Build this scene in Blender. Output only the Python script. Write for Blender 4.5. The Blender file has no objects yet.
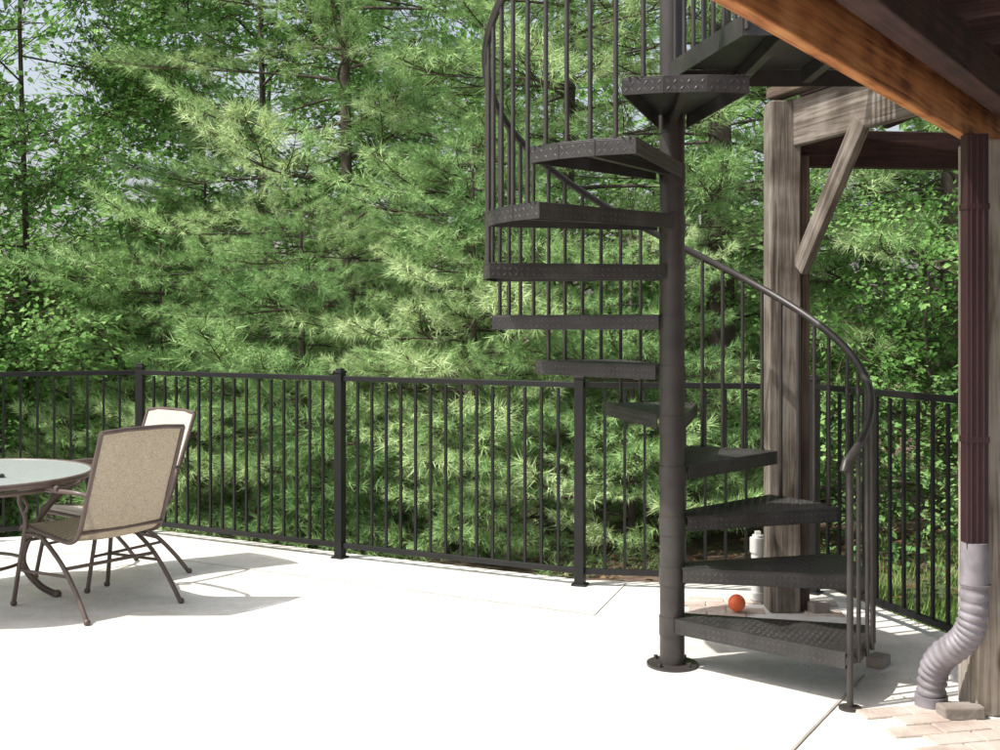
import bpy, math, random
import numpy as np
from mathutils import Vector, Matrix, Euler
random.seed(7); rng=np.random.default_rng(7)
R=math.radians
scene=bpy.context.scene
COL=scene.collection

# ------------------------------------------------------------ materials
def newmat(name):
    m=bpy.data.materials.new(name); m.use_nodes=True
    nt=m.node_tree
    for n in list(nt.nodes): nt.nodes.remove(n)
    out=nt.nodes.new('ShaderNodeOutputMaterial')
    return m,nt,out
def N(nt,t,**kw):
    n=nt.nodes.new(t)
    for k,v in kw.items():
        if k in n.inputs: n.inputs[k].default_value=v
        else: setattr(n,k,v)
    return n
def ramp(nt,fac,stops):
    r=nt.nodes.new('ShaderNodeValToRGB')
    e=r.color_ramp.elements
    while len(e)<len(stops): e.new(0.5)
    for i,(p,c) in enumerate(stops):
        e[i].position=p; e[i].color=(c[0],c[1],c[2],1)
    nt.links.new(fac,r.inputs[0]); return r
def noise_mat(name,stops,scale=5,detail=6,rough=0.6,metal=0,bump=0.0,bscale=None,mapscale=(1,1,1),coord='Object',spec=0.5,distort=0.0):
    m,nt,out=newmat(name)
    tc=N(nt,'ShaderNodeTexCoord'); mp=N(nt,'ShaderNodeMapping'); mp.inputs['Scale'].default_value=mapscale
    nt.links.new(tc.outputs[coord],mp.inputs[0])
    nz=N(nt,'ShaderNodeTexNoise',Scale=scale,Detail=detail,Distortion=distort)
    nt.links.new(mp.outputs[0],nz.inputs['Vector'])
    rp=ramp(nt,nz.outputs[0],stops)
    b=N(nt,'ShaderNodeBsdfPrincipled',Roughness=rough,Metallic=metal)
    b.inputs['Specular IOR Level'].default_value=spec
    nt.links.new(rp.outputs[0],b.inputs['Base Color'])
    if bump>0:
        n2=N(nt,'ShaderNodeTexNoise',Scale=bscale or scale*4,Detail=6)
        nt.links.new(mp.outputs[0],n2.inputs['Vector'])
        bp=N(nt,'ShaderNodeBump',Strength=bump,Distance=0.01)
        nt.links.new(n2.outputs[0],bp.inputs['Height']); nt.links.new(bp.outputs[0],b.inputs['Normal'])
    nt.links.new(b.outputs[0],out.inputs[0])
    return m
M={}
M['steel']=noise_mat('bronze_steel',[(0.3,(0.032,0.027,0.025)),(0.7,(0.053,0.046,0.042))],scale=9,rough=0.42,bump=0.05,bscale=60)
M['tread']=noise_mat('tread_plate',[(0.3,(0.022,0.020,0.019)),(0.55,(0.038,0.035,0.033)),(0.8,(0.07,0.066,0.062))],scale=7,rough=0.42,bump=0.1,bscale=50)
M['lug']=noise_mat('worn_tread_lug',[(0.35,(0.030,0.028,0.026)),(0.7,(0.088,0.083,0.079))],scale=5,rough=0.32)
M['fence']=noise_mat('fence_aluminium',[(0.3,(0.010,0.010,0.010)),(0.7,(0.017,0.016,0.016))],scale=6,rough=0.45,spec=.35)
M['frame']=noise_mat('chair_frame',[(0.3,(0.085,0.060,0.052)),(0.7,(0.125,0.09,0.078))],scale=12,rough=0.38)
M['spout']=noise_mat('downspout_maroon',[(0.3,(0.032,0.012,0.015)),(0.7,(0.048,0.019,0.022))],scale=8,rough=0.45,mapscale=(1,1,.3))
M['plastic']=noise_mat('grey_plastic',[(0.3,(0.18,0.165,0.18)),(0.7,(0.30,0.275,0.30))],scale=14,rough=0.5)
M['pvc']=noise_mat('white_pvc',[(0.3,(0.50,0.50,0.48)),(0.7,(0.62,0.62,0.60))],scale=9,rough=0.45)
M['ball']=noise_mat('orange_rubber',[(0.3,(0.75,0.13,0.04)),(0.7,(0.9,0.2,0.07))],scale=14,rough=0.55,bump=.1)
M['brick']=noise_mat('paver_brick',[(0.25,(0.36,0.28,0.23)),(0.5,(0.50,0.42,0.36)),(0.8,(0.60,0.54,0.49))],scale=6,rough=0.9,bump=.5,bscale=60)
M['block']=noise_mat('concrete_block',[(0.3,(0.20,0.17,0.145)),(0.7,(0.34,0.30,0.265))],scale=10,rough=0.9,bump=.5)
M['phone']=noise_mat('black_plastic',[(0.3,(0.02,0.02,0.022)),(0.7,(0.03,0.03,0.033))],scale=12,rough=0.25)
M['joint']=noise_mat('joint_dark',[(0.3,(0.28,0.25,0.22)),(0.7,(0.42,0.38,0.34))],scale=8,rough=0.9)
M['joint2']=noise_mat('joint_faint',[(0.3,(0.60,0.57,0.52)),(0.7,(0.70,0.67,0.62))],scale=8,rough=0.9)
M['bark']=noise_mat('bark',[(0.3,(0.055,0.042,0.033)),(0.6,(0.13,0.10,0.082)),(0.8,(0.20,0.16,0.13))],scale=7,rough=0.95,bump=1.0,bscale=18,mapscale=(1,1,.25))
m,nt,out=newmat('twig'); b=N(nt,'ShaderNodeBsdfDiffuse'); b.inputs[0].default_value=(.09,.07,.05,1); nt.links.new(b.outputs[0],out.inputs[0]); M['twig']=m

def wood(name,c1,c2,c3,rough=0.8,axis=0,bump=.5,knots=True):
    m,nt,out=newmat(name)
    tc=N(nt,'ShaderNodeTexCoord'); mp=N(nt,'ShaderNodeMapping')
    s=[1,1,1]; s[axis]=0.05
    mp.inputs['Scale'].default_value=s
    nt.links.new(tc.outputs['Object'],mp.inputs[0])
    nz=N(nt,'ShaderNodeTexNoise',Scale=42,Detail=8,Distortion=1.2); nt.links.new(mp.outputs[0],nz.inputs['Vector'])
    n3=N(nt,'ShaderNodeTexNoise',Scale=5,Detail=3); nt.links.new(tc.outputs['Object'],n3.inputs['Vector'])
    mx=N(nt,'ShaderNodeMath',operation='MULTIPLY_ADD'); mx.inputs[1].default_value=0.45
    nt.links.new(n3.outputs[0],mx.inputs[0])
    ml=N(nt,'ShaderNodeMath',operation='MULTIPLY'); ml.inputs[1].default_value=0.6
    nt.links.new(nz.outputs[0],ml.inputs[0]); nt.links.new(ml.outputs[0],mx.inputs[2])
    rp=ramp(nt,mx.outputs[0],[(0.40,c1),(0.52,c2),(0.64,c3)])
    col=rp.outputs[0]
    if knots:
        mk=N(nt,'ShaderNodeMapping'); sk=[6,6,6]; sk[axis]=2.2; mk.inputs['Scale'].default_value=sk
        nt.links.new(tc.outputs['Object'],mk.inputs[0])
        vo=N(nt,'ShaderNodeTexVoronoi',Scale=1.0); nt.links.new(mk.outputs[0],vo.inputs['Vector'])
        kr=ramp(nt,vo.outputs['Distance'],[(0.05,(0.3,0.22,0.17)),(0.17,(1,1,1))])
        mm=N(nt,'ShaderNodeMix',data_type='RGBA',blend_type='MULTIPLY'); mm.inputs[0].default_value=1
        nt.links.new(col,mm.inputs[6]); nt.links.new(kr.outputs[0],mm.inputs[7]); col=mm.outputs[2]
    b=N(nt,'ShaderNodeBsdfPrincipled',Roughness=rough)
    nt.links.new(col,b.inputs['Base Color'])
    bp=N(nt,'ShaderNodeBump',Strength=bump,Distance=0.006); nt.links.new(nz.outputs[0],bp.inputs['Height']); nt.links.new(bp.outputs[0],b.inputs['Normal'])
    nt.links.new(b.outputs[0],out.inputs[0]); return m
M['wgrey']=wood('weathered_wood',(0.06,0.045,0.034),(0.15,0.122,0.097),(0.27,0.235,0.20))
M['wpale']=wood('pale_weathered_wood',(0.20,0.16,0.12),(0.36,0.31,0.26),(0.5,0.44,0.38))
M['worange']=wood('stained_cedar',(0.16,0.048,0.015),(0.45,0.165,0.050),(0.60,0.27,0.10),rough=0.6)
M['wdark']=wood('dark_stained_wood',(0.022,0.009,0.008),(0.045,0.018,0.015),(0.07,0.03,0.025),knots=False)
M['wbrown']=wood('brown_wood',(0.05,0.032,0.022),(0.09,0.06,0.043),(0.14,0.10,0.075))

def sling(name,a,b_):
    m,nt,out=newmat(name)
    tc=N(nt,'ShaderNodeTexCoord')
    w1=N(nt,'ShaderNodeTexWave',Scale=70.0); w1.bands_direction='X'
    w2=N(nt,'ShaderNodeTexWave',Scale=70.0); w2.bands_direction='Z'
    nt.links.new(tc.outputs['Object'],w1.inputs[0]); nt.links.new(tc.outputs['Object'],w2.inputs[0])
    ad=N(nt,'ShaderNodeMath',operation='ADD'); nt.links.new(w1.outputs[1],ad.inputs[0]); nt.links.new(w2.outputs[1],ad.inputs[1])
    nz=N(nt,'ShaderNodeTexNoise',Scale=130.0,Detail=3); nt.links.new(tc.outputs['Object'],nz.inputs[0])
    ml=N(nt,'ShaderNodeMath',operation='MULTIPLY_ADD'); ml.inputs[1].default_value=.25
    nt.links.new(ad.outputs[0],ml.inputs[0]); nt.links.new(nz.outputs[0],ml.inputs[2])
    rp=ramp(nt,ml.outputs[0],[(0.45,a),(0.85,b_)])
    d=N(nt,'ShaderNodeBsdfDiffuse'); t=N(nt,'ShaderNodeBsdfTranslucent'); mx=N(nt,'ShaderNodeMixShader'); mx.inputs[0].default_value=.25
    g=N(nt,'ShaderNodeBsdfGlossy',Roughness=.45); m3=N(nt,'ShaderNodeMixShader'); m3.inputs[0].default_value=.08
    nt.links.new(rp.outputs[0],d.inputs[0]); nt.links.new(rp.outputs[0],t.inputs[0])
    nt.links.new(d.outputs[0],mx.inputs[1]); nt.links.new(t.outputs[0],mx.inputs[2])
    nt.links.new(mx.outputs[0],m3.inputs[1]); nt.links.new(g.outputs[0],m3.inputs[2]); nt.links.new(m3.outputs[0],out.inputs[0])
    return m
M['sling']=sling('sling_fabric',(0.17,0.125,0.08),(0.44,0.37,0.275))
M['sling_lit']=sling('sunlit_sling',(0.45,0.40,0.33),(0.72,0.67,0.60))  # same fabric as the other sling, with direct sunlight painted in as paler colour

m,nt,out=newmat('table_glass')
b=N(nt,'ShaderNodeBsdfPrincipled',Roughness=0.12); b.inputs['Base Color'].default_value=(0.62,0.67,0.65,1); b.inputs['Transmission Weight'].default_value=.25
tc=N(nt,'ShaderNodeTexCoord'); nz=N(nt,'ShaderNodeTexNoise',Scale=60.0); nt.links.new(tc.outputs['Object'],nz.inputs[0])
bp=N(nt,'ShaderNodeBump',Strength=.15,Distance=.01); nt.links.new(nz.outputs[0],bp.inputs['Height']); nt.links.new(bp.outputs[0],b.inputs['Normal'])
nt.links.new(b.outputs[0],out.inputs[0]); M['glass']=m

m,nt,out=newmat('patio_concrete')
tc=N(nt,'ShaderNodeTexCoord')
n1=N(nt,'ShaderNodeTexNoise',Scale=0.9,Detail=6,Roughness=.62); nt.links.new(tc.outputs['Object'],n1.inputs[0])
n2=N(nt,'ShaderNodeTexNoise',Scale=9.0,Detail=6,Roughness=.7); nt.links.new(tc.outputs['Object'],n2.inputs[0])
r1=ramp(nt,n1.outputs[0],[(0.34,(0.57,0.54,0.50)),(0.48,(0.70,0.675,0.635)),(0.62,(0.78,0.765,0.735))])
r2=ramp(nt,n2.outputs[0],[(0.3,(0.84,0.82,0.79)),(0.6,(1,1,1))])
mm=N(nt,'ShaderNodeMix',data_type='RGBA',blend_type='MULTIPLY'); mm.inputs[0].default_value=1
nt.links.new(r1.outputs[0],mm.inputs[6]); nt.links.new(r2.outputs[0],mm.inputs[7])
b=N(nt,'ShaderNodeBsdfPrincipled',Roughness=.85); b.inputs['Specular IOR Level'].default_value=.25
nt.links.new(mm.outputs[2],b.inputs['Base Color'])
bp=N(nt,'ShaderNodeBump',Strength=.25,Distance=.01); n4=N(nt,'ShaderNodeTexNoise',Scale=40.0,Detail=5); nt.links.new(tc.outputs['Object'],n4.inputs[0])
nt.links.new(n4.outputs[0],bp.inputs['Height']); nt.links.new(bp.outputs[0],b.inputs['Normal'])
nt.links.new(b.outputs[0],out.inputs[0]); M['patio']=m
m,nt,out=newmat('forest_floor')
tc=N(nt,'ShaderNodeTexCoord')
n1=N(nt,'ShaderNodeTexNoise',Scale=0.5,Detail=4); nt.links.new(tc.outputs['Object'],n1.inputs[0])
n2=N(nt,'ShaderNodeTexNoise',Scale=14.0,Detail=8,Roughness=.75); nt.links.new(tc.outputs['Object'],n2.inputs[0])
ra=ramp(nt,n2.outputs[0],[(0.3,(0.07,0.045,0.03)),(0.5,(0.16,0.11,0.077)),(0.7,(0.30,0.22,0.16))])
rb=ramp(nt,n2.outputs[0],[(0.3,(0.05,0.08,0.025)),(0.7,(0.13,0.18,0.06))])
rf=ramp(nt,n1.outputs[0],[(0.5,(0,0,0)),(0.6,(1,1,1))])
mm=N(nt,'ShaderNodeMix',data_type='RGBA'); nt.links.new(rf.outputs[0],mm.inputs[0]); nt.links.new(ra.outputs[0],mm.inputs[6]); nt.links.new(rb.outputs[0],mm.inputs[7])
b=N(nt,'ShaderNodeBsdfPrincipled',Roughness=.95); nt.links.new(mm.outputs[2],b.inputs['Base Color'])
bp=N(nt,'ShaderNodeBump',Strength=.8,Distance=.04); nt.links.new(n2.outputs[0],bp.inputs['Height']); nt.links.new(bp.outputs[0],b.inputs['Normal'])
nt.links.new(b.outputs[0],out.inputs[0]); M['floor']=m

def leafmat(name,dark,mid,light,trans=.4):
    m,nt,out=newmat(name)
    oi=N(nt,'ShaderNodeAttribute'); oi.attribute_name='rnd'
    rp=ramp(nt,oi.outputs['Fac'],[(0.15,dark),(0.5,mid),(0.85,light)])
    d=N(nt,'ShaderNodeBsdfDiffuse'); nt.links.new(rp.outputs[0],d.inputs[0])
    if trans>0:
        t=N(nt,'ShaderNodeBsdfTranslucent'); mx=N(nt,'ShaderNodeMixShader'); mx.inputs[0].default_value=trans
        nt.links.new(rp.outputs[0],t.inputs[0])
        nt.links.new(d.outputs[0],mx.inputs[1]); nt.links.new(t.outputs[0],mx.inputs[2])
        nt.links.new(mx.outputs[0],out.inputs[0])
    else: nt.links.new(d.outputs[0],out.inputs[0])
    return m
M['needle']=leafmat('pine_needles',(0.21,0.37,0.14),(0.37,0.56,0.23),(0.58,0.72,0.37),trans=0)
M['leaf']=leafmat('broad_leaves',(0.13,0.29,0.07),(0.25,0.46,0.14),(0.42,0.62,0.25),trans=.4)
M['leafd']=leafmat('dark_leaves',(0.08,0.17,0.05),(0.14,0.27,0.09),(0.24,0.38,0.14),trans=0)
M['grass']=leafmat('grass_blades',(0.14,0.23,0.06),(0.23,0.36,0.10),(0.36,0.48,0.15),trans=0)
M['litter']=leafmat('dry_leaves',(0.10,0.06,0.03),(0.2,0.12,0.07),(0.3,0.2,0.12),trans=0)

# ------------------------------------------------------------ mesh helpers
class B:
    def __init__(s): s.v=[]; s.f=[]; s.sm=[]
    def add(s,vs,fs,smooth=False):
        o=len(s.v); s.v+= [tuple(p) for p in vs]; s.f+=[tuple(i+o for i in f) for f in fs]; s.sm+=[smooth]*len(fs)
    def box(s,c,d,rz=0):
        cx,cy,cz=c; dx,dy,dz=[k/2 for k in d]; ca,sa=math.cos(rz),math.sin(rz)
        vs=[]
        for z in(-dz,dz):
            for x,y in((-dx,-dy),(dx,-dy),(dx,dy),(-dx,dy)):
                vs.append((cx+x*ca-y*sa,cy+x*sa+y*ca,cz+z))
        s.add(vs,[(3,2,1,0),(4,5,6,7),(0,1,5,4),(1,2,6,5),(2,3,7,6),(3,0,4,7)])
    def beam(s,p0,p1,w,h):
        p0=Vector(p0);p1=Vector(p1);d=(p1-p0).normalized()
        up=Vector((0,0,1)) if abs(d.z)<.95 else Vector((0,1,0))
        sx=d.cross(up).normalized()*w/2; sz=sx.cross(d).normalized()*h/2
        vs=[]
        for p in(p0,p1):
            vs+= [p-sx-sz,p+sx-sz,p+sx+sz,p-sx+sz]
        s.add(vs,[(0,1,2,3),(7,6,5,4),(0,4,5,1),(1,5,6,2),(2,6,7,3),(3,7,4,0)])
    def tube(s,pts,r,seg=10,cap=True):
        pts=[Vector(p) for p in pts]; n=len(pts)
        rs=r if isinstance(r,(list,tuple)) else [r]*n
        t0=(pts[1]-pts[0]).normalized()
        a=Vector((0,0,1)) if abs(t0.z)<.9 else Vector((1,0,0))
        u=t0.cross(a).normalized(); vs=[];fs=[]
        for i,p in enumerate(pts):
            if i==0:t=t0
            elif i==n-1:t=(pts[i]-pts[i-1]).normalized()
            else:t=((pts[i+1]-p).normalized()+(p-pts[i-1]).normalized()).normalized()
            u=(u-t*u.dot(t)).normalized(); w=t.cross(u)
            for k in range(seg):
                an=2*math.pi*k/seg; vs.append(p+(u*math.cos(an)+w*math.sin(an))*rs[i])
        for i in range(n-1):
            for k in range(seg):
                k2=(k+1)%seg; fs.append((i*seg+k,i*seg+k2,(i+1)*seg+k2,(i+1)*seg+k))
        s.add(vs,fs,True)
        if cap:
            s.add(vs[:seg],[tuple(range(seg))[::-1]]); s.add(vs[-seg:],[tuple(range(seg))])
    def cyl(s,c,r,z0,z1,seg=24): s.tube([(c[0],c[1],z0),(c[0],c[1],z1)],r,seg)
    def prism(s,poly,z0,z1):
        n=len(poly); vs=[(x,y,z0) for x,y in poly]+[(x,y,z1) for x,y in poly]
        fs=[tuple(range(n))[::-1],tuple(range(n,2*n))]+[(i,(i+1)%n,(i+1)%n+n,i+n) for i in range(n)]
        s.add(vs,fs)
    def sphere(s,c,r,seg=24,rings=14,sq=1):
        vs=[];fs=[]
        for i in range(rings+1):
            ph=math.pi*i/rings
            for k in range(seg):
                th=2*math.pi*k/seg
                vs.append((c[0]+r*math.sin(ph)*math.cos(th),c[1]+r*math.sin(ph)*math.sin(th),c[2]+r*sq*math.cos(ph)))
        for i in range(rings):
            for k in range(seg):
                k2=(k+1)%seg; fs.append((i*seg+k,(i+1)*seg+k,(i+1)*seg+k2,i*seg+k2))
        s.add(vs,fs,True)
    def make(s,name,mat,parent=None,loc=(0,0,0),bevel=0,rz=None):
        me=bpy.data.meshes.new(name)
        me.from_pydata(s.v,[],s.f); me.update()
        me.polygons.foreach_set('use_smooth',s.sm)
        ob=bpy.data.objects.new(name,me); COL.objects.link(ob)
        me.materials.append(mat); ob.location=loc
        if rz is not None: ob.rotation_euler=(0,0,rz)
        if parent: ob.parent=parent
        if bevel:
            md=ob.modifiers.new('bevel','BEVEL'); md.width=bevel; md.segments=2; md.limit_method='ANGLE'
        return ob
def empty(name,loc=(0,0,0),rz=0):
    e=bpy.data.objects.new(name,None); COL.objects.link(e); e.location=loc; e.rotation_euler=(0,0,rz); e.empty_display_size=.3; return e
def timber(name,p0,p1,w,h,mat,parent,bevel=.006):
    p0=Vector(p0);p1=Vector(p1);L=(p1-p0).length; d=(p1-p0).normalized()
    up=Vector((0,0,1)) if abs(d.z)<.95 else Vector((0,1,0))
    y=up.cross(d).normalized(); z=d.cross(y)
    b=B(); b.box((L/2,0,0),(L,w,h)); ob=b.make(name,mat,parent,bevel=bevel)
    mt=Matrix((d,y,z)).transposed().to_4x4(); mt.translation=p0; ob.matrix_local=mt; return ob

# ------------------------------------------------------------ ground
fence_pts=[(-7.3,5.6),(-5.85,6.95),(-4.3,7.9),(-2.66,8.5),(-1.056,7.59),(0.473,6.80),(1.80,6.60),(2.20,5.40)]
patio=[(-9.5,-7),(-9.5,3.5),(-7.45,5.7),(-5.95,7.08),(-4.36,8.05),(-2.63,8.66),(-1.0,7.74),(0.50,6.95),(1.92,6.73),(2.34,5.45),(6.5,5.2),(6.5,-7)]
def inside(x,y,poly):
    c=False;n=len(poly);j=n-1
    for i in range(n):
        xi,yi=poly[i];xj,yj=poly[j]
        if (yi>y)!=(yj>y) and x<(xj-xi)*(y-yi)/(yj-yi)+xi: c=not c
        j=i
    return c
def pdist(x,y,poly):
    best=1e9;n=len(poly)
    for i in range(n):
        ax,ay=poly[i];bx,by=poly[(i+1)%n];dx,dy=bx-ax,by-ay
        t=max(0,min(1,((x-ax)*dx+(y-ay)*dy)/(dx*dx+dy*dy)))
        best=min(best,math.hypot(x-ax-t*dx,y-ay-t*dy))
    return best
def hgt(x,y):
    if inside(x,y,patio): return -.09
    d=pdist(x,y,patio)
    s=.20 if x<-1 else (.02 if x>2 else .20-.18*(x+1)/3)
    return -.07-s*min(d,8)+.08*math.sin(x*.9+1)*math.sin(y*.7)*min(1,d/2)
def axis(a,b_,lo,hi,step):
    r=[a,a*.5,a*.25,lo-6]+list(np.arange(lo,hi+.01,step))+[hi+6,b_*.25,b_*.5,b_]; return r
xs=axis(-400,400,-16,14,.5); ys=axis(-400,400,-8,26,.5)
g=B(); vs=[(x,y,hgt(x,y)) for y in ys for x in xs]; nx=len(xs)
g.add(vs,[(j*nx+i,j*nx+i+1,(j+1)*nx+i+1,(j+1)*nx+i) for j in range(len(ys)-1) for i in range(nx-1)],True)
g.make('ground',M['floor'])
g=B(); g.prism(patio,-.3,0); pat=g.make('patio',M['patio'],bevel=.01)
g=B()
for a,c in [((1.02,4.1),(1.60,5.05))]:
    g.beam((a[0],a[1],.0045),(c[0],c[1],.0045),.010,.003)
jt=g.make('joint_line',M['joint'],pat)
g=B()
for a,c in [((-4.3,7.2),(-2.6,7.8)),((-2.6,7.8),(.5,6.1)),((.5,6.1),(.75,6.85))]:
    g.beam((a[0],a[1],.0045),(c[0],c[1],.0045),.007,.003)
g.make('faint_joint',M['joint2'],pat)

g=B()
rnd=random.Random(3)
def pave(g,ox,oy,ang,nx_,ny_,keep):
    ca,sa=math.cos(ang),math.sin(ang)
    for j in range(ny_):
        for i in range(nx_):
            u=(i+(.5 if j%2 else 0))*.205; v=j*.105
            x=ox+u*ca-v*sa; y=oy+u*sa+v*ca
            if keep(x,y): g.box((x,y,-.005+rnd.uniform(-.002,.003)),(.199,.100,.03),ang+rnd.uniform(-.015,.015))
pave(g,1.45,3.9,R(12),9,9,lambda x,y: x>1.42+ (4.75-y)*.25 and y<4.62 and not(1.84<x<2.1 and y>4.45))
pave(g,1.0,6.12,R(-8),4,4,lambda x,y: not(abs(x-1.52)<.2 and abs(y-6.2)<.18))
g.make('brick_paving',M['brick'],bevel=.006)

# ------------------------------------------------------------ fence
fen=empty('metal_fence',(0.473,6.8,0)); ox,oy=.473,6.8
posts=B(); rails=B(); pick=B()
for i,(x,y) in enumerate(fence_pts):
    x-=ox;y-=oy
    a=math.atan2(fence_pts[min(i+1,7)][1]-fence_pts[max(i-1,0)][1],fence_pts[min(i+1,7)][0]-fence_pts[max(i-1,0)][0])
    posts.box((x,y,.61),(.058,.058,1.22),a); posts.box((x,y,1.228),(.068,.068,.018),a); posts.box((x,y,1.243),(.045,.045,.014),a)
    posts.box((x,y,.006),(.09,.09,.012),a)
for (x0,y0),(x1,y1) in zip(fence_pts[:-1],fence_pts[1:]):
    x0-=ox;x1-=ox;y0-=oy;y1-=oy
    L=math.hypot(x1-x0,y1-y0); ux,uy=(x1-x0)/L,(y1-y0)/L; a=math.atan2(uy,ux)
    for z,h in((1.185,.034),(.085,.034)):
        rails.box(((x0+x1)/2,(y0+y1)/2,z),(L-.060,.030,h),a)
    n=int(round((L-.06)/.112)); 
    for k in range(1,n):
        t=.03+(L-.06)*k/n
        pick.box((x0+ux*t,y0+uy*t,.627),(.0165,.0165,1.07),a)
posts.make('fence_posts',M['fence'],fen,bevel=.004); rails.make('rails',M['fence'],fen,bevel=.003); pick.make('pickets',M['fence'],fen,bevel=.0015)

# ------------------------------------------------------------ spiral staircase
PX,PY=.780,5.21; RISE=.2265; STEP=29.3; TH1=-28.0
st=empty('spiral_staircase',(PX,PY,0))
def pol(r,a): return (r*math.cos(R(a)),r*math.sin(R(a)))
b=B(); b.cyl((0,0),.056,.0,3.9,36); b.sphere((0,0,3.9),.06,sq=.6); b.make('centre_pole',M['steel'],st)
b=B(); b.cyl((0,0),.115,0.0,.012,32); 
for k in range(4):
    p=pol(.092,45+90*k); b.cyl(p,.011,.012,.028,6)
b.make('base_plate',M['steel'],st,bevel=.002)
def lug(bm,p,u,v,n,L=.031,W=.0090,H=.0028):
    p=Vector(p);u=Vector(u);v=Vector(v);n=Vector(n)
    vs=[p-u*L/2,p-v*W/2-u*.004,p-v*W/2+u*.004,p+u*L/2,p+v*W/2+u*.004,p+v*W/2-u*.004,p-u*.006+n*H,p+u*.006+n*H]
    bm.add(vs,[(0,1,6),(1,2,7,6),(2,3,7),(3,4,7),(4,5,6,7),(5,0,6)],True)
pan=B(); lugs=B(); collars=B(); bal=B()
HA=16.6; T=.006; SK=.060
for i in range(1,12):
    th=TH1+STEP*(i-1); z=RISE*i
    out=[pol(.85,th-HA),pol(.856,th-HA/3),pol(.856,th+HA/3),pol(.85,th+HA)]
    inn=[pol(.075,th+62),pol(.075,th-62)]
    poly=inn[1:]+out+inn[:1]
    pan.prism(poly,z-T,z)
    for k in range(len(poly)-1):
        a=Vector((*poly[k],0)); c=Vector((*poly[k+1],0)); d=(c-a).normalized(); nrm=Vector((d.y,-d.x,0))
        cen=(a+c)/2; cen-=nrm*.003
        dep=SK
        pan.box((cen.x,cen.y,z-T-dep/2),((c-a).length-.002,.006,dep),math.atan2(d.y,d.x))
        L=(c-a).length; nn=int(L/.026)
        for q in range(nn):
            for row in(0,1):
                pp=a+d*(.016+q*.026)+nrm*.0002; pz=z-T-.017-row*.026
                s_=1 if (q+row)%2 else -1
                uu=(d*.7+Vector((0,0,.7*s_))).normalized(); vv=uu.cross(nrm)
                lug(lugs,(pp.x,pp.y,pz),uu,vv,nrm,L=.024,W=.006,H=.0020)
    e=Vector((math.cos(R(th)),math.sin(R(th)),0)); f=Vector((-e.y,e.x,0))
    for ia in range(0,30):
        for ib in range(-10,11):
            rr=.07+ia*.027; tt=ib*.027
            if rr>.83: continue
            lim=.04+ (rr-.04)*math.tan(R(HA))*.93
            if abs(tt)>lim-.012: continue
            s_=(ia+ib)%2
            u=((e+f) if s_ else (e-f)).normalized(); v=Vector((-u.y,u.x,0)); p=e*rr+f*tt
            lug(lugs,(p.x,p.y,z+.0002),u,v,(0,0,1))
    collars.cyl((0,0),.0595,z-.085,z-.002,32)
    collars.beam((e.x*.06,e.y*.06,z-.035),(e.x*.80,e.y*.80,z-.035),.03,.03)
def zrail(a): return RISE*(1+(a-TH1)/STEP)+.90
AEND=TH1+STEP*10-8
for i in range(1,12):
    th=TH1+STEP*(i-1)
    for o in(-11,-3.7,3.6,10.9):
        a=th+o
        if a>AEND: continue
        if i<3:
            p=pol(.868,a); zb=RISE*i-.055
            q=pol(.856,a); bal.beam((q[0],q[1],RISE*i-.03),(p[0],p[1],RISE*i-.03),.014,.012)
        else:
            p=pol(.838,a); zb=RISE*i
            bal.cyl(p,.0135,zb,zb+.006,10)
        bal.tube([(p[0],p[1],zb),(p[0],p[1],zrail(a))],.0095,8)
a0=TH1-15.5; p=pol(.862,a0)
bal.tube([(p[0],p[1],0),(p[0],p[1],zrail(a0))],.0135,12)
bal.cyl(p,.045,0,.010,20)
q=pol(.80,a0+1); bal.beam((q[0],q[1],RISE-.035),(p[0],p[1],RISE-.035),.03,.03)
hr=[]
hr.append((*pol(.862,a0-3.2),zrail(a0)-.05)); hr.append((*pol(.862,a0-2.2),zrail(a0)-.015))
a=a0
while a<AEND+2: hr.append((*pol(.845 if a>40 else .845+.017*(40-a)/80,a),zrail(a)+.002)); a+=3
b=B(); b.tube(hr,.0185,12); b.make('handrail',M['steel'],st)
pan.make('treads',M['tread'],st,bevel=.0015); lugs.make('tread_lugs',M['lug'],st); collars.make('collars',M['steel'],st); bal.make('balusters',M['steel'],st)
zl=RISE*12
lp=[(0,.07),(-.02,-.05),(.14,-.87),(.90,-.87),(1.17,-.42),(1.05,.07)]
b=B(); b.prism(lp,zl-.006,zl)
for k in range(len(lp)):
    a=Vector((*lp[k],0)); c=Vector((*lp[(k+1)%len(lp)],0)); b.beam((a.x,a.y,zl-.045),(c.x,c.y,zl-.045),.008,.075)
for f_ in(.3,.6): b.beam((.02+f_*1.0,-.80,zl-.04),(.02+f_,.05,zl-.04),.04,.06)
b.make('landing',M['tread'],st)
b=B()
def guard(p0,p1):
    n=int(math.hypot(p1[0]-p0[0],p1[1]-p0[1])/.105)
    for k in range(n+1):
        t=k/n; x=p0[0]+(p1[0]-p0[0])*t; y=p0[1]+(p1[1]-p0[1])*t
        b.tube([(x,y,zl-.06),(x,y,zl+.95)],.0095,8)
    b.tube([(p0[0],p0[1],zl+.95),(p1[0],p1[1],zl+.95)],.0185,12)
guard((.05,.075),(1.05,.075)); guard((.15,-.88),(.0,-.1))
b.make('landing_guard',M['steel'],st)

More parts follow.
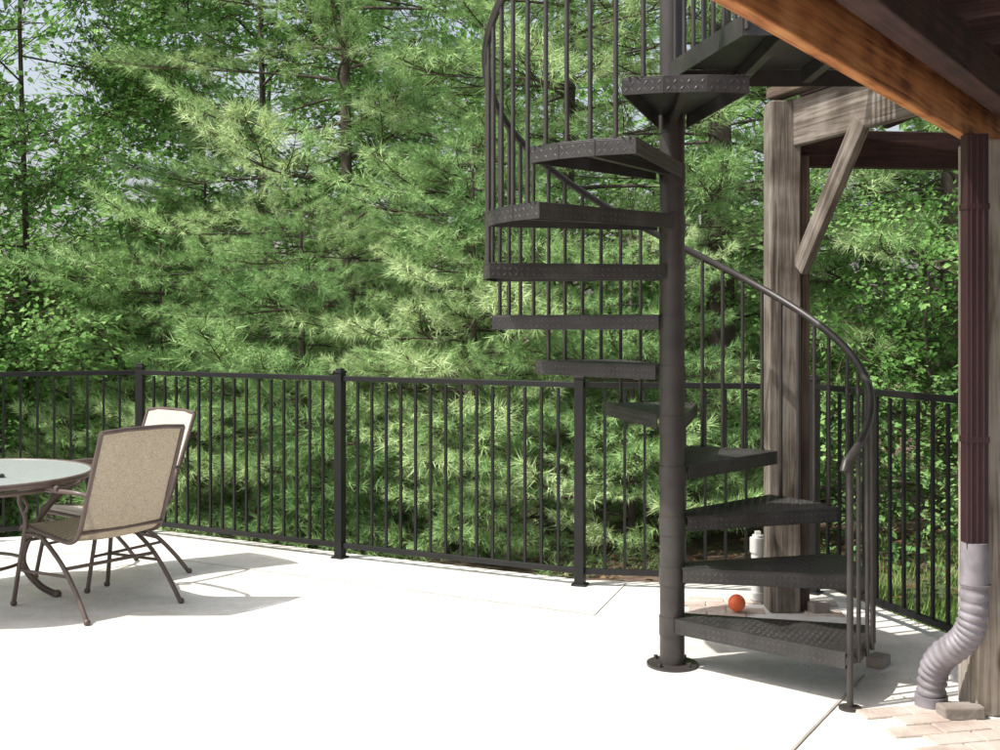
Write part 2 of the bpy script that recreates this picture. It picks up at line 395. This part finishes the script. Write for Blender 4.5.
# ------------------------------------------------------------ deck
dk=empty('wooden_deck',(1.95,4.62,0)); OX,OY=1.95,4.62
def W(x,y,z): return (x-OX,y-OY,z)
d=Vector((.565,.825,0)); n=Vector((.825,-.565,0))
base=Vector((.5,2.6,0))
e1=base+d*3.0; e0=base-d*4.4
timber('stained_beam',W(e0.x,e0.y,2.395),W(e1.x,e1.y,2.395),.045,.23,M['worange'],dk)
b=B(); 
pA=base-d*4.4+n*.03; pB=base+d*2.9+n*.03; pC=pB+n*5; pD=pA+n*5
b.prism([(p.x-OX,p.y-OY) for p in(pA,pD,pC,pB)],2.66,2.70); b.make('deck_boards',M['wdark'],dk)
j=0
t=-4.2
while t<2.9:
    q=base+d*t; j+=1
    timber('joist_%d'%j,W(*(q+n*.03).to_tuple()[:2],2.585),W(*(q+n*5).to_tuple()[:2],2.585),.04,.145,M['wdark'],dk,bevel=0)
    t+=.4
timber('inner_beam',W(*(e0+n*.16).to_tuple()[:2],2.435),W(*(e1+n*.16).to_tuple()[:2],2.435),.09,.147,M['wdark'],dk)
timber('corner_post',(0.02,0,0),(0.02,0,2.275),.19,.19,M['wpale'],dk,bevel=.01)
timber('fence_post_timber',W(1.525,6.22,0),W(1.525,6.22,2.74),.165,.165,M['wgrey'],dk,bevel=.01)
timber('post_board',W(1.638,6.245,.0),W(1.638,6.245,2.45),.05,.15,M['wbrown'],dk)
timber('side_beam',W(1.575,6.19,2.62),W(2.02,4.86,2.62),.05,.25,M['wgrey'],dk)
timber('side_beam_cap',W(1.50,6.30,2.80),W(1.98,4.86,2.80),.10,.06,M['wbrown'],dk)
timber('brace',W(1.60,6.13,1.84),W(1.765,5.60,2.54),.045,.11,M['wgrey'],dk)
timber('cross_beam',W(1.62,6.27,2.50),W(4.6,6.6,2.50),.08,.20,M['wdark'],dk)
timber('rear_beam',W(2.1,5.35,2.62),W(5.0,5.6,2.62),.08,.16,M['wdark'],dk)
b=B(); b.prism([(1.62-OX,6.2-OY),(2.05-OX,4.9-OY),(5-OX,3.0-OY),(5-OX,6.5-OY)],2.76,2.79); b.make('far_deck_boards',M['wdark'],dk)
for k in range(6):
    x=2.1+k*.45; timber('far_joist_%d'%k,W(x,6.25,2.68),W(x+.1,4.9,2.68),.04,.14,M['wdark'],dk,bevel=0)

ds=empty('downspout',(1.84,4.46,0))
b=B(); b.box((0,0,1.47),(.085,.065,1.62)); 
for k in(-.024,0,.024): b.box((k,-.0335,1.47),(.010,.006,1.62))
b.box((0,0,2.0),(.092,.072,.025)); b.box((0,0,1.1),(.092,.072,.025))
b.make('metal_pipe',M['spout'],ds,bevel=.006)
b=B()
def bez(p0,p1,p2,p3,n):
    r_=[]
    for i in range(n+1):
        t=i/n; r_.append(tuple(((1-t)**3)*a+3*t*(1-t)**2*b_+3*t*t*(1-t)*c+t**3*d_ for a,b_,c,d_ in zip(p0,p1,p2,p3)))
    return r_
top=[(0,0,.70),(0,0,.66),(0,0,.59),(0,0,.53)]
b.tube(top,[.051,.053,.054,.054],20)
pp=bez((0,0,.54),(.0,.0,.36),(-.01,.01,.33),(-.06,.08,.26),30)+bez((-.06,.08,.26),(-.10,.15,.20),(-.10,.18,.15),(-.10,.18,.02),24)[1:]
rr=[.053+.0065*(1 if (i%3==0) else (-1 if i%3==1 else 0)) for i in range(len(pp))]
b.tube(pp,rr,20)
b.tube([(-.10,.18,.0),(-.10,.18,.05)],[.064,.064],20)
b.make('flexible_pipe',M['plastic'],ds)
b=B(); b.box((-.03,.06,.025),(.17,.08,.05),.1); b.make('splash_block',M['block'],ds,bevel=.008)

b=B(); b.box((0,0,.03),(.10,.08,.06),.2); b.make('paving_stone',M['block'],loc=(1.70,6.14,0),bevel=.01)
b=B(); b.box((0,0,.025),(.11,.08,.05),.9); b.make('paving_stone',M['block'],loc=(1.71,5.20,0),bevel=.01)
b=B(); b.sphere((0,0,.046),.046); b.make('ball',M['ball'],loc=(1.262,6.13,0.012))
e=empty('cleanout_pipe',(1.43,6.38,0))
b=B(); b.cyl((0,0),.036,0,.30,24); b.cyl((0,0),.044,.28,.36,24); b.cyl((0,0),.044,.02,.06,24); b.make('pipe',M['pvc'],e)
b=B(); b.cyl((0,0),.03,.36,.375,24); b.box((0,0,.385),(.028,.028,.02)); b.make('cap',M['pvc'],e)

# ------------------------------------------------------------ chairs and table
def sm(pts,n=8):
    P=[Vector(pts[0])]+[Vector(p) for p in pts]+[Vector(pts[-1])]; o=[]
    for i in range(1,len(P)-2):
        for k in range(n):
            t=k/n; a,b_,c,d_=P[i-1],P[i],P[i+1],P[i+2]
            o.append(.5*((2*b_)+(c-a)*t+(2*a-5*b_+4*c-d_)*t*t+(3*b_-a-3*c+d_)*t**3))
    o.append(P[-2]); return o
def chair(loc,fw,fab='sling'):
    rz=math.atan2(fw[1],fw[0])-math.pi/2
    c=empty('patio_chair',loc,rz); b=B()
    prof=[(.285,.415),(.25,.44),(.08,.415),(-.10,.395),(-.20,.40),(-.265,.46),(-.33,.64),(-.40,.83),(-.455,.985)]
    ps=sm([(0,y,z) for y,z in prof],8)
    for s_ in(-1,1):
        b.tube([(s_*.255,p.y,p.z) for p in ps],.0125,10)
        b.tube(sm([(s_*.258,-.335,.655),(s_*.29,-.26,.668),(s_*.305,-.05,.665),(s_*.305,.13,.66),(s_*.303,.215,.635),(s_*.30,.232,.58),(s_*.285,.205,.50),(s_*.275,.22,.42),(s_*.285,.26,.22),(s_*.295,.30,.01)],8),.0125,10)
        b.tube(sm([(s_*.305,-.15,.679),(s_*.305,.0,.682),(s_*.305,.15,.675)],6),[.016]*13,10)
        b.tube(sm([(s_*.303,.19,.60),(s_*.303,.15,.565),(s_*.30,.17,.53),(s_*.29,.205,.52)],8),.009,8)
        b.tube(sm([(s_*.262,.10,.405),(s_*.272,-.02,.35),(s_*.28,-.16,.26),(s_*.285,-.29,.13),(s_*.29,-.385,.01)],8),.0125,10)
        b.tube([(s_*.270,.225,.40),(s_*.270,.09,.40)],.010,8)
        b.tube([(s_*.284,.26,.2),(s_*.281,-.20,.22)],.009,8)
        for yy in(.301,-.387): b.sphere((s_*.293,yy,.014),.018,12,8)
    b.tube([(-.255,.283,.417),(.255,.283,.417)],.012,10)
    b.tube([(-.255,-.455,.985),(-.12,-.47,.995),(.12,-.47,.995),(.255,-.455,.985)],.0125,10)
    b.tube([(-.28,-.16,.255),(.28,-.16,.255)],.010,10); b.tube([(-.278,.235,.36),(.278,.235,.36)],.009,10)
    b.tube([(-.255,-.27,.45),(.255,-.27,.45)],.010,10)
    b.make('frame',M['frame'],c)
    f=B(); nx_=14; vs=[]; m_=len(ps)
    for i,p in enumerate(ps):
        for k in range(nx_+1):
            u=-1+2*k/nx_; sag=.016*(1-u*u)*math.sin(math.pi*i/(m_-1))
            q=ps[min(i+1,m_-1)]-ps[max(i-1,0)]; nn=Vector((0,q.z,-q.y)).normalized()
            if nn.z>0 : nn=-nn
            vs.append((u*.252,p.y+nn.y*sag,p.z+nn.z*sag+.006))
    f.add(vs,[(i*(nx_+1)+k,i*(nx_+1)+k+1,(i+1)*(nx_+1)+k+1,(i+1)*(nx_+1)+k) for i in range(m_-1) for k in range(nx_)],True)
    f.make('sling',M[fab],c)
    return c
chair((-2.25,6.36,0),(-.80,.60))
chair((-2.40,7.02,0),(-.64,-.76),'sling_lit')  # sling colour lightened to stand in for sun on this chair
chair((-3.85,6.9,0),(.85,-.5))
tb=empty('patio_table',(-2.96,6.35,0))
b=B(); b.cyl((0,0),.665,.712,.720,64); b.make('glass_top',M['glass'],tb)
b=B(); 
ring=lambda r,z,nn=64:[(r*math.cos(2*math.pi*k/nn),r*math.sin(2*math.pi*k/nn),z) for k in range(nn+1)]
b.tube(ring(.672,.710),.016,10,False); b.tube(ring(.60,.665),.012,8,False); b.tube(ring(.30,.22),.010,8,False); b.tube(ring(.055,.72),.012,8,False)
for k in range(4):
    a=R(20+90*k); ca,sa=math.cos(a),math.sin(a)
    b.tube(sm([(.655*ca,.655*sa,.705),(.60*ca,.60*sa,.66),(.47*ca,.47*sa,.56),(.36*ca,.36*sa,.40),(.30*ca,.30*sa,.22),(.38*ca,.38*sa,.08),(.48*ca,.48*sa,.01)],8),.019,10)
    b.tube([(.05*ca,.05*sa,.70),(.655*ca,.655*sa,.70)],.010,8)
    b.sphere((.48*ca,.48*sa,.014),.026,12,8)
b.make('table_frame',M['frame'],tb)
e=empty('mobile_phone',(-2.72,6.16,.7215),.5)
b=B(); b.box((0,0,.008),(.12,.055,.016)); b.make('body',M['phone'],e,bevel=.005)
b=B(); b.box((.01,0,.017),(.06,.042,.002)); b.make('screen',M['plastic'],e)

# ------------------------------------------------------------ foliage prototypes
def mk(name,b,mat,mats=None):
    me=bpy.data.meshes.new(name); me.from_pydata(b.v,[],b.f); me.update(); me.materials.append(mat)
    if mats:
        me.materials.append(mats[0]); idx=[0]*len(b.f)
        for i in range(mats[1],len(b.f)): idx[i]=1
        me.polygons.foreach_set('material_index',idx)
    return bpy.data.objects.new(name,me)
def pine_bough(rs,ntw=13,nneed=32,nl=.135,width=.0068):
    r=random.Random(rs); b=B()
    def needles(p0,p1,n,start=.3):
        ax=(p1-p0).normalized(); a=Vector((0,0,1)) if abs(ax.z)<.9 else Vector((1,0,0)); u=ax.cross(a).normalized(); w=ax.cross(u)
        for _ in range(n):
            t=start+(1-start)*r.random()**.55; an=r.uniform(0,6.283); sp=r.uniform(.3,1.2)
            dr=(ax*math.cos(sp)+(u*math.cos(an)+w*math.sin(an))*math.sin(sp)); dr.z-=.12; dr.normalize()
            p=p0.lerp(p1,t); L=nl*r.uniform(.7,1.15); sd=dr.cross(Vector((r.uniform(-1,1),r.uniform(-1,1),r.uniform(-1,1)))).normalized()*width/2
            b.add([p-sd,p+sd,p+dr*L],[(0,1,2)])
    pts=[Vector((x,.04*math.sin(x*3+rs),.06*x*x-.02*math.sin(x*5))) for x in np.linspace(0,.95,8)]
    tw=[]
    for k in range(ntw):
        t=.1+.88*k/(ntw-1); i=min(6,int(t*7)); p=pts[i].lerp(pts[i+1],t*7-i)
        s_=1 if k%2 else -1; an=s_*r.uniform(.5,1.05); L=(.38*(1-t)+.12)*r.uniform(.7,1.2)
        e=p+Vector((math.cos(an),math.sin(an),r.uniform(-.12,.38)))*L; tw.append((p,e))
        if L>.28:
            q=p.lerp(e,.5); e2=q+Vector((math.cos(an-s_*.7),math.sin(an-s_*.7),r.uniform(0,.3)))*L*.5; tw.append((q,e2))
    tw.append((pts[-3],pts[-1]+Vector((.06,0,.03))))
    for p,e in tw: needles(p,e,nneed)
    nf=len(b.f)
    b.tube(pts,[.010-.007*i/7 for i in range(8)],3,False)
    for p,e in tw: b.tube([p,e],[.004,.002],3,False)
    return mk('pine_bough_proto',b,M['needle'],(M['twig'],nf))
def leaf_spray(rs,mat,nleaf=46,ls=.075):
    r=random.Random(rs); b=B(); tws=[]
    for k in range(7):
        an=r.uniform(-1.1,1.1); L=r.uniform(.3,.6); p=Vector((r.uniform(0,.25),0,0)); e=p+Vector((math.cos(an),math.sin(an),r.uniform(-.45,.45)))*L; tws.append((p,e))
    for _ in range(nleaf):
        p,e=r.choice(tws); c=p.lerp(e,r.uniform(.25,1.05))+Vector([r.uniform(-.05,.05) for _ in range(3)])
        dr=((e-p).normalized()+Vector((r.uniform(-.9,.9),r.uniform(-.9,.9),r.uniform(-.8,.3)))).normalized()
        nn=Vector((r.uniform(-.6,.6),r.uniform(-.6,.6),1)).normalized(); sd=dr.cross(nn).normalized(); up=sd.cross(dr)
        L=ls*r.uniform(.7,1.3); w=L*.38; f=up*L*.12
        b.add([c,c+dr*L*.42+sd*w+f,c+dr*L,c+dr*L*.42-sd*w+f],[(0,2,1),(0,3,2)])
    nf=len(b.f)
    for p,e in tws: b.tube([p,e],[.004,.002],3,False)
    return mk('leaf_spray_proto',b,mat,(M['twig'],nf))
def protocol(name,obs):
    c=bpy.data.collections.new(name)
    for o in obs: c.objects.link(o)
    return c
CP=protocol('pine_protos',[pine_bough(s) for s in range(4)])
CL=protocol('leaf_protos',[leaf_spray(10+s,M['leaf']) for s in range(4)])
CD=protocol('dark_leaf_protos',[leaf_spray(20+s,M['leafd'],50,.09) for s in range(4)])
CF=protocol('far_leaf_protos',[leaf_spray(30+s,M['leaf'],60,.06) for s in range(4)])
def grass_tuft(rs):
    r=random.Random(rs); b=B()
    for _ in range(22):
        x,y=r.gauss(0,.05),r.gauss(0,.05); L=r.uniform(.05,.15); a=r.uniform(0,6.28); bd=r.uniform(.02,.10)
        dx,dy=math.cos(a),math.sin(a); w=.0035
        b.add([(x-dy*w,y+dx*w,0),(x+dy*w,y-dx*w,0),(x+dx*bd,y+dy*bd,L)],[(0,1,2)])
    return mk('grass_proto',b,M['grass'])
CG=protocol('grass_protos',[grass_tuft(s) for s in range(3)])
def dry(rs):
    r=random.Random(rs); b=B()
    for _ in range(5):
        x,y=r.gauss(0,.06),r.gauss(0,.06); a=r.uniform(0,6.28); L=r.uniform(.015,.04); dx,dy=math.cos(a),math.sin(a); w=L*.35
        b.add([(x,y,.004),(x+dx*L*.5-dy*w,y+dy*L*.5+dx*w,.006+.3*w),(x+dx*L,y+dy*L,.008),(x+dx*L*.5+dy*w,y+dy*L*.5-dx*w,.004)],[(0,3,2,1)])
    return mk('dry_leaf_proto',b,M['litter'])
CLt=protocol('litter_protos',[dry(s) for s in range(3)])
def scatter_group(name,coll):
    ng=bpy.data.node_groups.new(name,'GeometryNodeTree')
    ng.interface.new_socket('Geometry',in_out='INPUT',socket_type='NodeSocketGeometry')
    ng.interface.new_socket('Geometry',in_out='OUTPUT',socket_type='NodeSocketGeometry')
    gi=ng.nodes.new('NodeGroupInput'); go=ng.nodes.new('NodeGroupOutput')
    ip=ng.nodes.new('GeometryNodeInstanceOnPoints'); ci=ng.nodes.new('GeometryNodeCollectionInfo'); rz=ng.nodes.new('GeometryNodeRealizeInstances')
    ci.inputs[0].default_value=coll; ci.inputs[1].default_value=True; ci.inputs[2].default_value=True
    ip.inputs['Pick Instance'].default_value=True
    def att(n_,t):
        a=ng.nodes.new('GeometryNodeInputNamedAttribute'); a.data_type=t; a.inputs[0].default_value=n_; return a.outputs[0]
    er=ng.nodes.new('FunctionNodeEulerToRotation')
    L=ng.links.new
    L(gi.outputs[0],ip.inputs['Points']); L(ci.outputs[0],ip.inputs['Instance'])
    L(att('rot','FLOAT_VECTOR'),er.inputs[0]); L(er.outputs[0],ip.inputs['Rotation'])
    L(att('scl','FLOAT'),ip.inputs['Scale']); L(att('idx','INT'),ip.inputs['Instance Index'])
    L(ip.outputs[0],rz.inputs[0]); L(rz.outputs[0],go.inputs[0]); return ng
GP=scatter_group('pine_scatter',CP);GL=scatter_group('leaf_scatter',CL);GD=scatter_group('dark_leaf_scatter',CD);GF=scatter_group('far_leaf_scatter',CF);GG=scatter_group('grass_scatter',CG);GLt=scatter_group('litter_scatter',CLt)
def scatter(name,items,ng,parent=None,loc=(0,0,0),off=(0,0,0)):
    me=bpy.data.meshes.new(name); me.from_pydata([i[0] for i in items],[],[])
    a=me.attributes.new('rot','FLOAT_VECTOR','POINT'); a.data.foreach_set('vector',[c for i in items for c in i[1]])
    a=me.attributes.new('scl','FLOAT','POINT'); a.data.foreach_set('value',[i[2] for i in items])
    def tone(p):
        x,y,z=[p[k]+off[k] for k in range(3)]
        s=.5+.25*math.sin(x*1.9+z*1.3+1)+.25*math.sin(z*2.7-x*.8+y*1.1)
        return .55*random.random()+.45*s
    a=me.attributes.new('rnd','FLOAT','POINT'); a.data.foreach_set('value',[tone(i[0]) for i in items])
    a=me.attributes.new('idx','INT','POINT'); a.data.foreach_set('value',[random.randrange(12) for i in items])
    ob=bpy.data.objects.new(name,me); COL.objects.link(ob); ob.location=loc
    if parent: ob.parent=parent
    md=ob.modifiers.new('scatter','NODES'); md.node_group=ng; return ob
def orient(dr,roll=0):
    dr=Vector(dr).normalized(); up=Vector((0,0,1)) if abs(dr.z)<.95 else Vector((0,1,0))
    y=up.cross(dr).normalized(); z=dr.cross(y)
    m_=Matrix((dr,y,z)).transposed() @ Matrix.Rotation(roll,3,'X'); return tuple(m_.to_euler())

def pine(x,y,H,Lm,z0=.4,whorl=.42,dens=1.0,tr=.14,seed=0,topcut=6.0,smin=.34):
    r=random.Random(seed); zb=hgt(x,y)-.1
    b=B(); lean=r.uniform(-.02,.02)
    tp=[(lean*h,.02*math.sin(h),h) for h in np.linspace(0,H,10)]
    b.tube(tp,[tr*(1-.93*i/9)+.006 for i in range(10)],10)
    items=[]; h=z0; 
    while h<H*.97:
        t=h/H; nl=r.choice((4,5,5)); ph=r.uniform(0,6.28)
        if h>topcut: nl=4
        for k in range(nl):
            a=ph+k*6.283/nl+r.uniform(-.3,.3); L=Lm*((1-t)**.75)*r.uniform(.7,1.12)
            if h<.2*H: L*=r.uniform(.75,1)
            hh=h+r.uniform(-.15,.15); up=r.uniform(.05,.22)
            ca,sa=math.cos(a),math.sin(a)
            while hh+zb<1.7 and L>.3 and (inside(x+ca*(L+.75),y+sa*(L+.75),patio)): L-=.15
            pts=[]
            for q in range(8):
                s_=q/7; bend=.10*math.sin(s_*4+k)*L*.3
                pts.append(Vector((lean*hh+ca*L*s_-sa*bend,sa*L*s_+ca*bend,hh+L*(up*s_-.30*s_*s_+.16*s_**3))))
            b.tube(pts,[(.006+.007*L)*(1-.85*q/7) for q in range(8)],5,False)
            nb=max(3,int(L*2.7*dens)); 
            if h>topcut: nb=max(2,int(nb*.45))
            elif sa>.35: nb=max(2,int(nb*.6))
            for q in range(nb):
                s_=smin+(1-smin)*(q+r.random()*.6)/nb; s_=min(s_,.98); i=min(6,int(s_*7)); p=pts[i].lerp(pts[i+1],s_*7-i)
                side=(1 if q%2 else -1)*r.uniform(.3,1.0)*(1.15-s_)*1.3
                da=a+side; dr=(math.cos(da),math.sin(da),r.uniform(-.08,.38))
                sc=r.uniform(.6,1.0)*(1.3 if h>topcut else 1)*min(1,.5+L/3)
                if p.z+zb<1.6 and inside(x+p.x+dr[0]*sc*1.05,y+p.y+dr[1]*sc*1.05,patio): continue
                items.append((tuple(p),orient(dr,r.uniform(-.5,.5)),sc))
        h+=whorl*r.uniform(.8,1.2)*(1.5 if h>topcut else 1)
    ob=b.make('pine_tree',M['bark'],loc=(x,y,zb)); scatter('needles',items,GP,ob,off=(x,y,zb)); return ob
def broad(x,y,H,Rc,z0,n,ng,seed=0,name='deciduous_tree',tr=.12,sc=(.7,1.2)):
    r=random.Random(seed); zb=hgt(x,y)-.1; b=B(); items=[]
    tips=[]
    b.tube([(0,0,0),(.05,.03,H*.3),(-.05,.05,H*.6),(0,0,H*.9)],[tr,tr*.8,tr*.5,tr*.15],8)
    nl=max(10,int(H*2.6))
    for k in range(nl):
        hh=z0+(H*.88-z0)*k/nl; a=k*2.4+r.uniform(-.3,.3); t=(hh-z0)/(H-z0)
        L=Rc*(.55+.6*math.sin(math.pi*min(1,t*.85+.15)))*r.uniform(.65,1.05)
        e=Vector((math.cos(a)*L,math.sin(a)*L,hh+L*r.uniform(.15,.55))); p=Vector((0,0,hh)); mid=p.lerp(e,.5)+Vector((0,0,-.08*L))
        kf=min(1,tr/.16); b.tube([p,mid,e],[.04*kf,.022*kf,.006],5,False); tips.append((p,mid,e))
        for q in range(3):
            s_=r.uniform(.4,.9); o=p.lerp(e,s_); e2=o+Vector((r.uniform(-1,1),r.uniform(-1,1),r.uniform(-.2,.8)))*L*.4; b.tube([o,e2],[.012*kf,.004],4,False); tips.append((o,o.lerp(e2,.5),e2))
    for _ in range(n):
        p,m_,e=r.choice(tips); s_=r.uniform(.15,1.05); c=p.lerp(e,s_)+Vector([r.gauss(0,.22) for _ in range(3)])
        dr=Vector((c.x,c.y,0)).normalized()+Vector((r.uniform(-.9,.9),r.uniform(-.9,.9),r.uniform(-.5,.5)))
        items.append((tuple(c),orient(dr,r.uniform(-.6,.6)),r.uniform(*sc)))
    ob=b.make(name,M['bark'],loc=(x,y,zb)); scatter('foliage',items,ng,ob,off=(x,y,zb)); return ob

pine(-1.5,11.7,11,3.1,.6,whorl=.34,seed=1,tr=.075)
pine(0.6,11.2,10.5,3.0,.5,whorl=.34,seed=2,tr=.08)
pine(2.08,10.7,10,2.2,3.0,seed=3,tr=.15)
pine(4.3,10.9,10,2.8,1.5,whorl=.4,seed=4,tr=.11)
pine(-3.3,12.8,4.4,2.4,.3,seed=5,whorl=.36,tr=.06,dens=1.2)
pine(-.2,9.4,3.6,1.7,.0,whorl=.25,dens=1.7,tr=.04,seed=7,smin=.2)
pine(-1.7,10.0,3.2,1.7,.0,whorl=.25,dens=1.7,tr=.04,seed=8,smin=.2)
pine(1.0,8.7,2.6,1.3,.0,whorl=.23,dens=1.9,tr=.03,seed=9,smin=.2)
pine(-3.2,10.8,3.0,1.6,.0,whorl=.25,dens=1.7,tr=.04,seed=10,smin=.2)
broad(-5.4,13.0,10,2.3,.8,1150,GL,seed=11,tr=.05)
broad(-8.2,11.5,9,2.4,.8,800,GL,seed=12,tr=.05)
broad(-3.6,17.5,13,2.8,1.5,900,GL,seed=13,sc=(1.0,1.5),tr=.08)
broad(6.8,14.0,10,2.8,.8,700,GD,seed=14)
broad(3.5,9.3,2.9,1.2,.1,330,GL,seed=15,name='shrub',tr=.03,sc=(.5,.85))
broad(2.4,11.6,2.6,1.3,.1,260,GL,seed=19,name='shrub',tr=.03,sc=(.6,.9))
broad(2.75,8.4,1.3,.7,.05,90,GD,seed=20,name='shrub',tr=.02,sc=(.4,.7))
broad(-4.7,10.7,3.4,1.4,.1,420,GL,seed=16,name='shrub',tr=.03,sc=(.6,.95))
broad(-6.3,10.0,3.0,1.4,.1,360,GL,seed=17,name='shrub',tr=.03,sc=(.6,.95))
items=[]; r=random.Random(50)
while len(items)<2200:
    x=r.uniform(-20,20); y=r.uniform(19,26)
    z=r.random()**1.1*9.5-1.7
    if x<-2 and z>2.4+1.4*math.sin(x*1.1+1) and r.random()<.6: continue
    if math.sin(x*1.7+y)*.5+math.sin(x*.6+z*1.1)>.85 and z>2: continue
    items.append(((x,y,z),orient((r.uniform(-1,1),r.uniform(-1,-.2),r.uniform(-.4,.4)),r.uniform(-1,1)),r.uniform(1.9,3.1)))
dt=scatter('distant_trees',items,GF)
b=B()
for k in range(14):
    x=r.uniform(-20,20); y=r.uniform(20.5,26); b.tube([(x,y,hgt(x,y)-.2),(x+r.uniform(-.3,.3),y,4),(x+r.uniform(-.6,.6),y,9)],[.09,.06,.02],7)
b.make('trunks',M['bark'],dt)
items=[]
while len(items)<1500:
    x=r.uniform(2.2,7.5); y=r.uniform(5.6,8.6)
    if inside(x,y,patio) : continue
    if math.sin(x*1.3)+math.sin(y*1.1+x)<-.6 and r.random()<.85: continue
    items.append(((x,y,hgt(x,y)),(r.uniform(-.1,.1),r.uniform(-.1,.1),r.uniform(0,6)),r.uniform(.6,1.3)))
scatter('grass',items,GG)
items=[]
for _ in range(900):
    x=r.uniform(.6,7); y=r.uniform(6.8,13)
    if inside(x,y,patio): continue
    items.append(((x,y,hgt(x,y)+.01),(0,0,r.uniform(0,6)),r.uniform(1.5,3)))
for _ in range(12):
    x=r.gauss(1.7,.25); y=r.gauss(5.3,.35)
    if not inside(x,y,patio): continue
    items.append(((x,y,.002),(0,0,r.uniform(0,6)),r.uniform(.3,.6)))
scatter('leaf_litter',items,GLt)

# ------------------------------------------------------------ light, sky, camera
w=bpy.data.worlds.new('World'); scene.world=w; w.use_nodes=True; nt=w.node_tree
bg=nt.nodes['Background']; sk=nt.nodes.new('ShaderNodeTexSky'); sk.sky_type='NISHITA'; sk.sun_disc=False
AZ=250; EL=57
sk.sun_elevation=R(EL); sk.sun_rotation=R(AZ); sk.dust_density=4; sk.air_density=1.2; sk.ozone_density=.5
hs=nt.nodes.new('ShaderNodeHueSaturation'); hs.inputs['Saturation'].default_value=.55; hs.inputs['Value'].default_value=1.35
nt.links.new(sk.outputs[0],hs.inputs['Color']); nt.links.new(hs.outputs[0],bg.inputs[0]); bg.inputs[1].default_value=.15
sd=bpy.data.lights.new('sun','SUN'); sd.energy=5.0; sd.angle=R(.5); sd.color=(1,.97,.92)
so=bpy.data.objects.new('sun',sd); COL.objects.link(so)
el=R(EL); az=R(AZ); to=Vector((math.sin(az)*math.cos(el),math.cos(az)*math.cos(el),math.sin(el)))
so.rotation_euler=(-to).to_track_quat('-Z','Y').to_euler(); so.location=(-6,0,12)
cd=bpy.data.cameras.new('camera'); co=bpy.data.objects.new('camera',cd); COL.objects.link(co)
co.location=(0,0,1.55); co.rotation_euler=(R(90),0,0); cd.sensor_width=36; cd.lens=41.4; cd.shift_y=-.052; cd.clip_end=1500; cd.clip_start=.05
scene.camera=co
scene.view_settings.view_transform='Standard'; scene.view_settings.look='None'; scene.view_settings.exposure=0
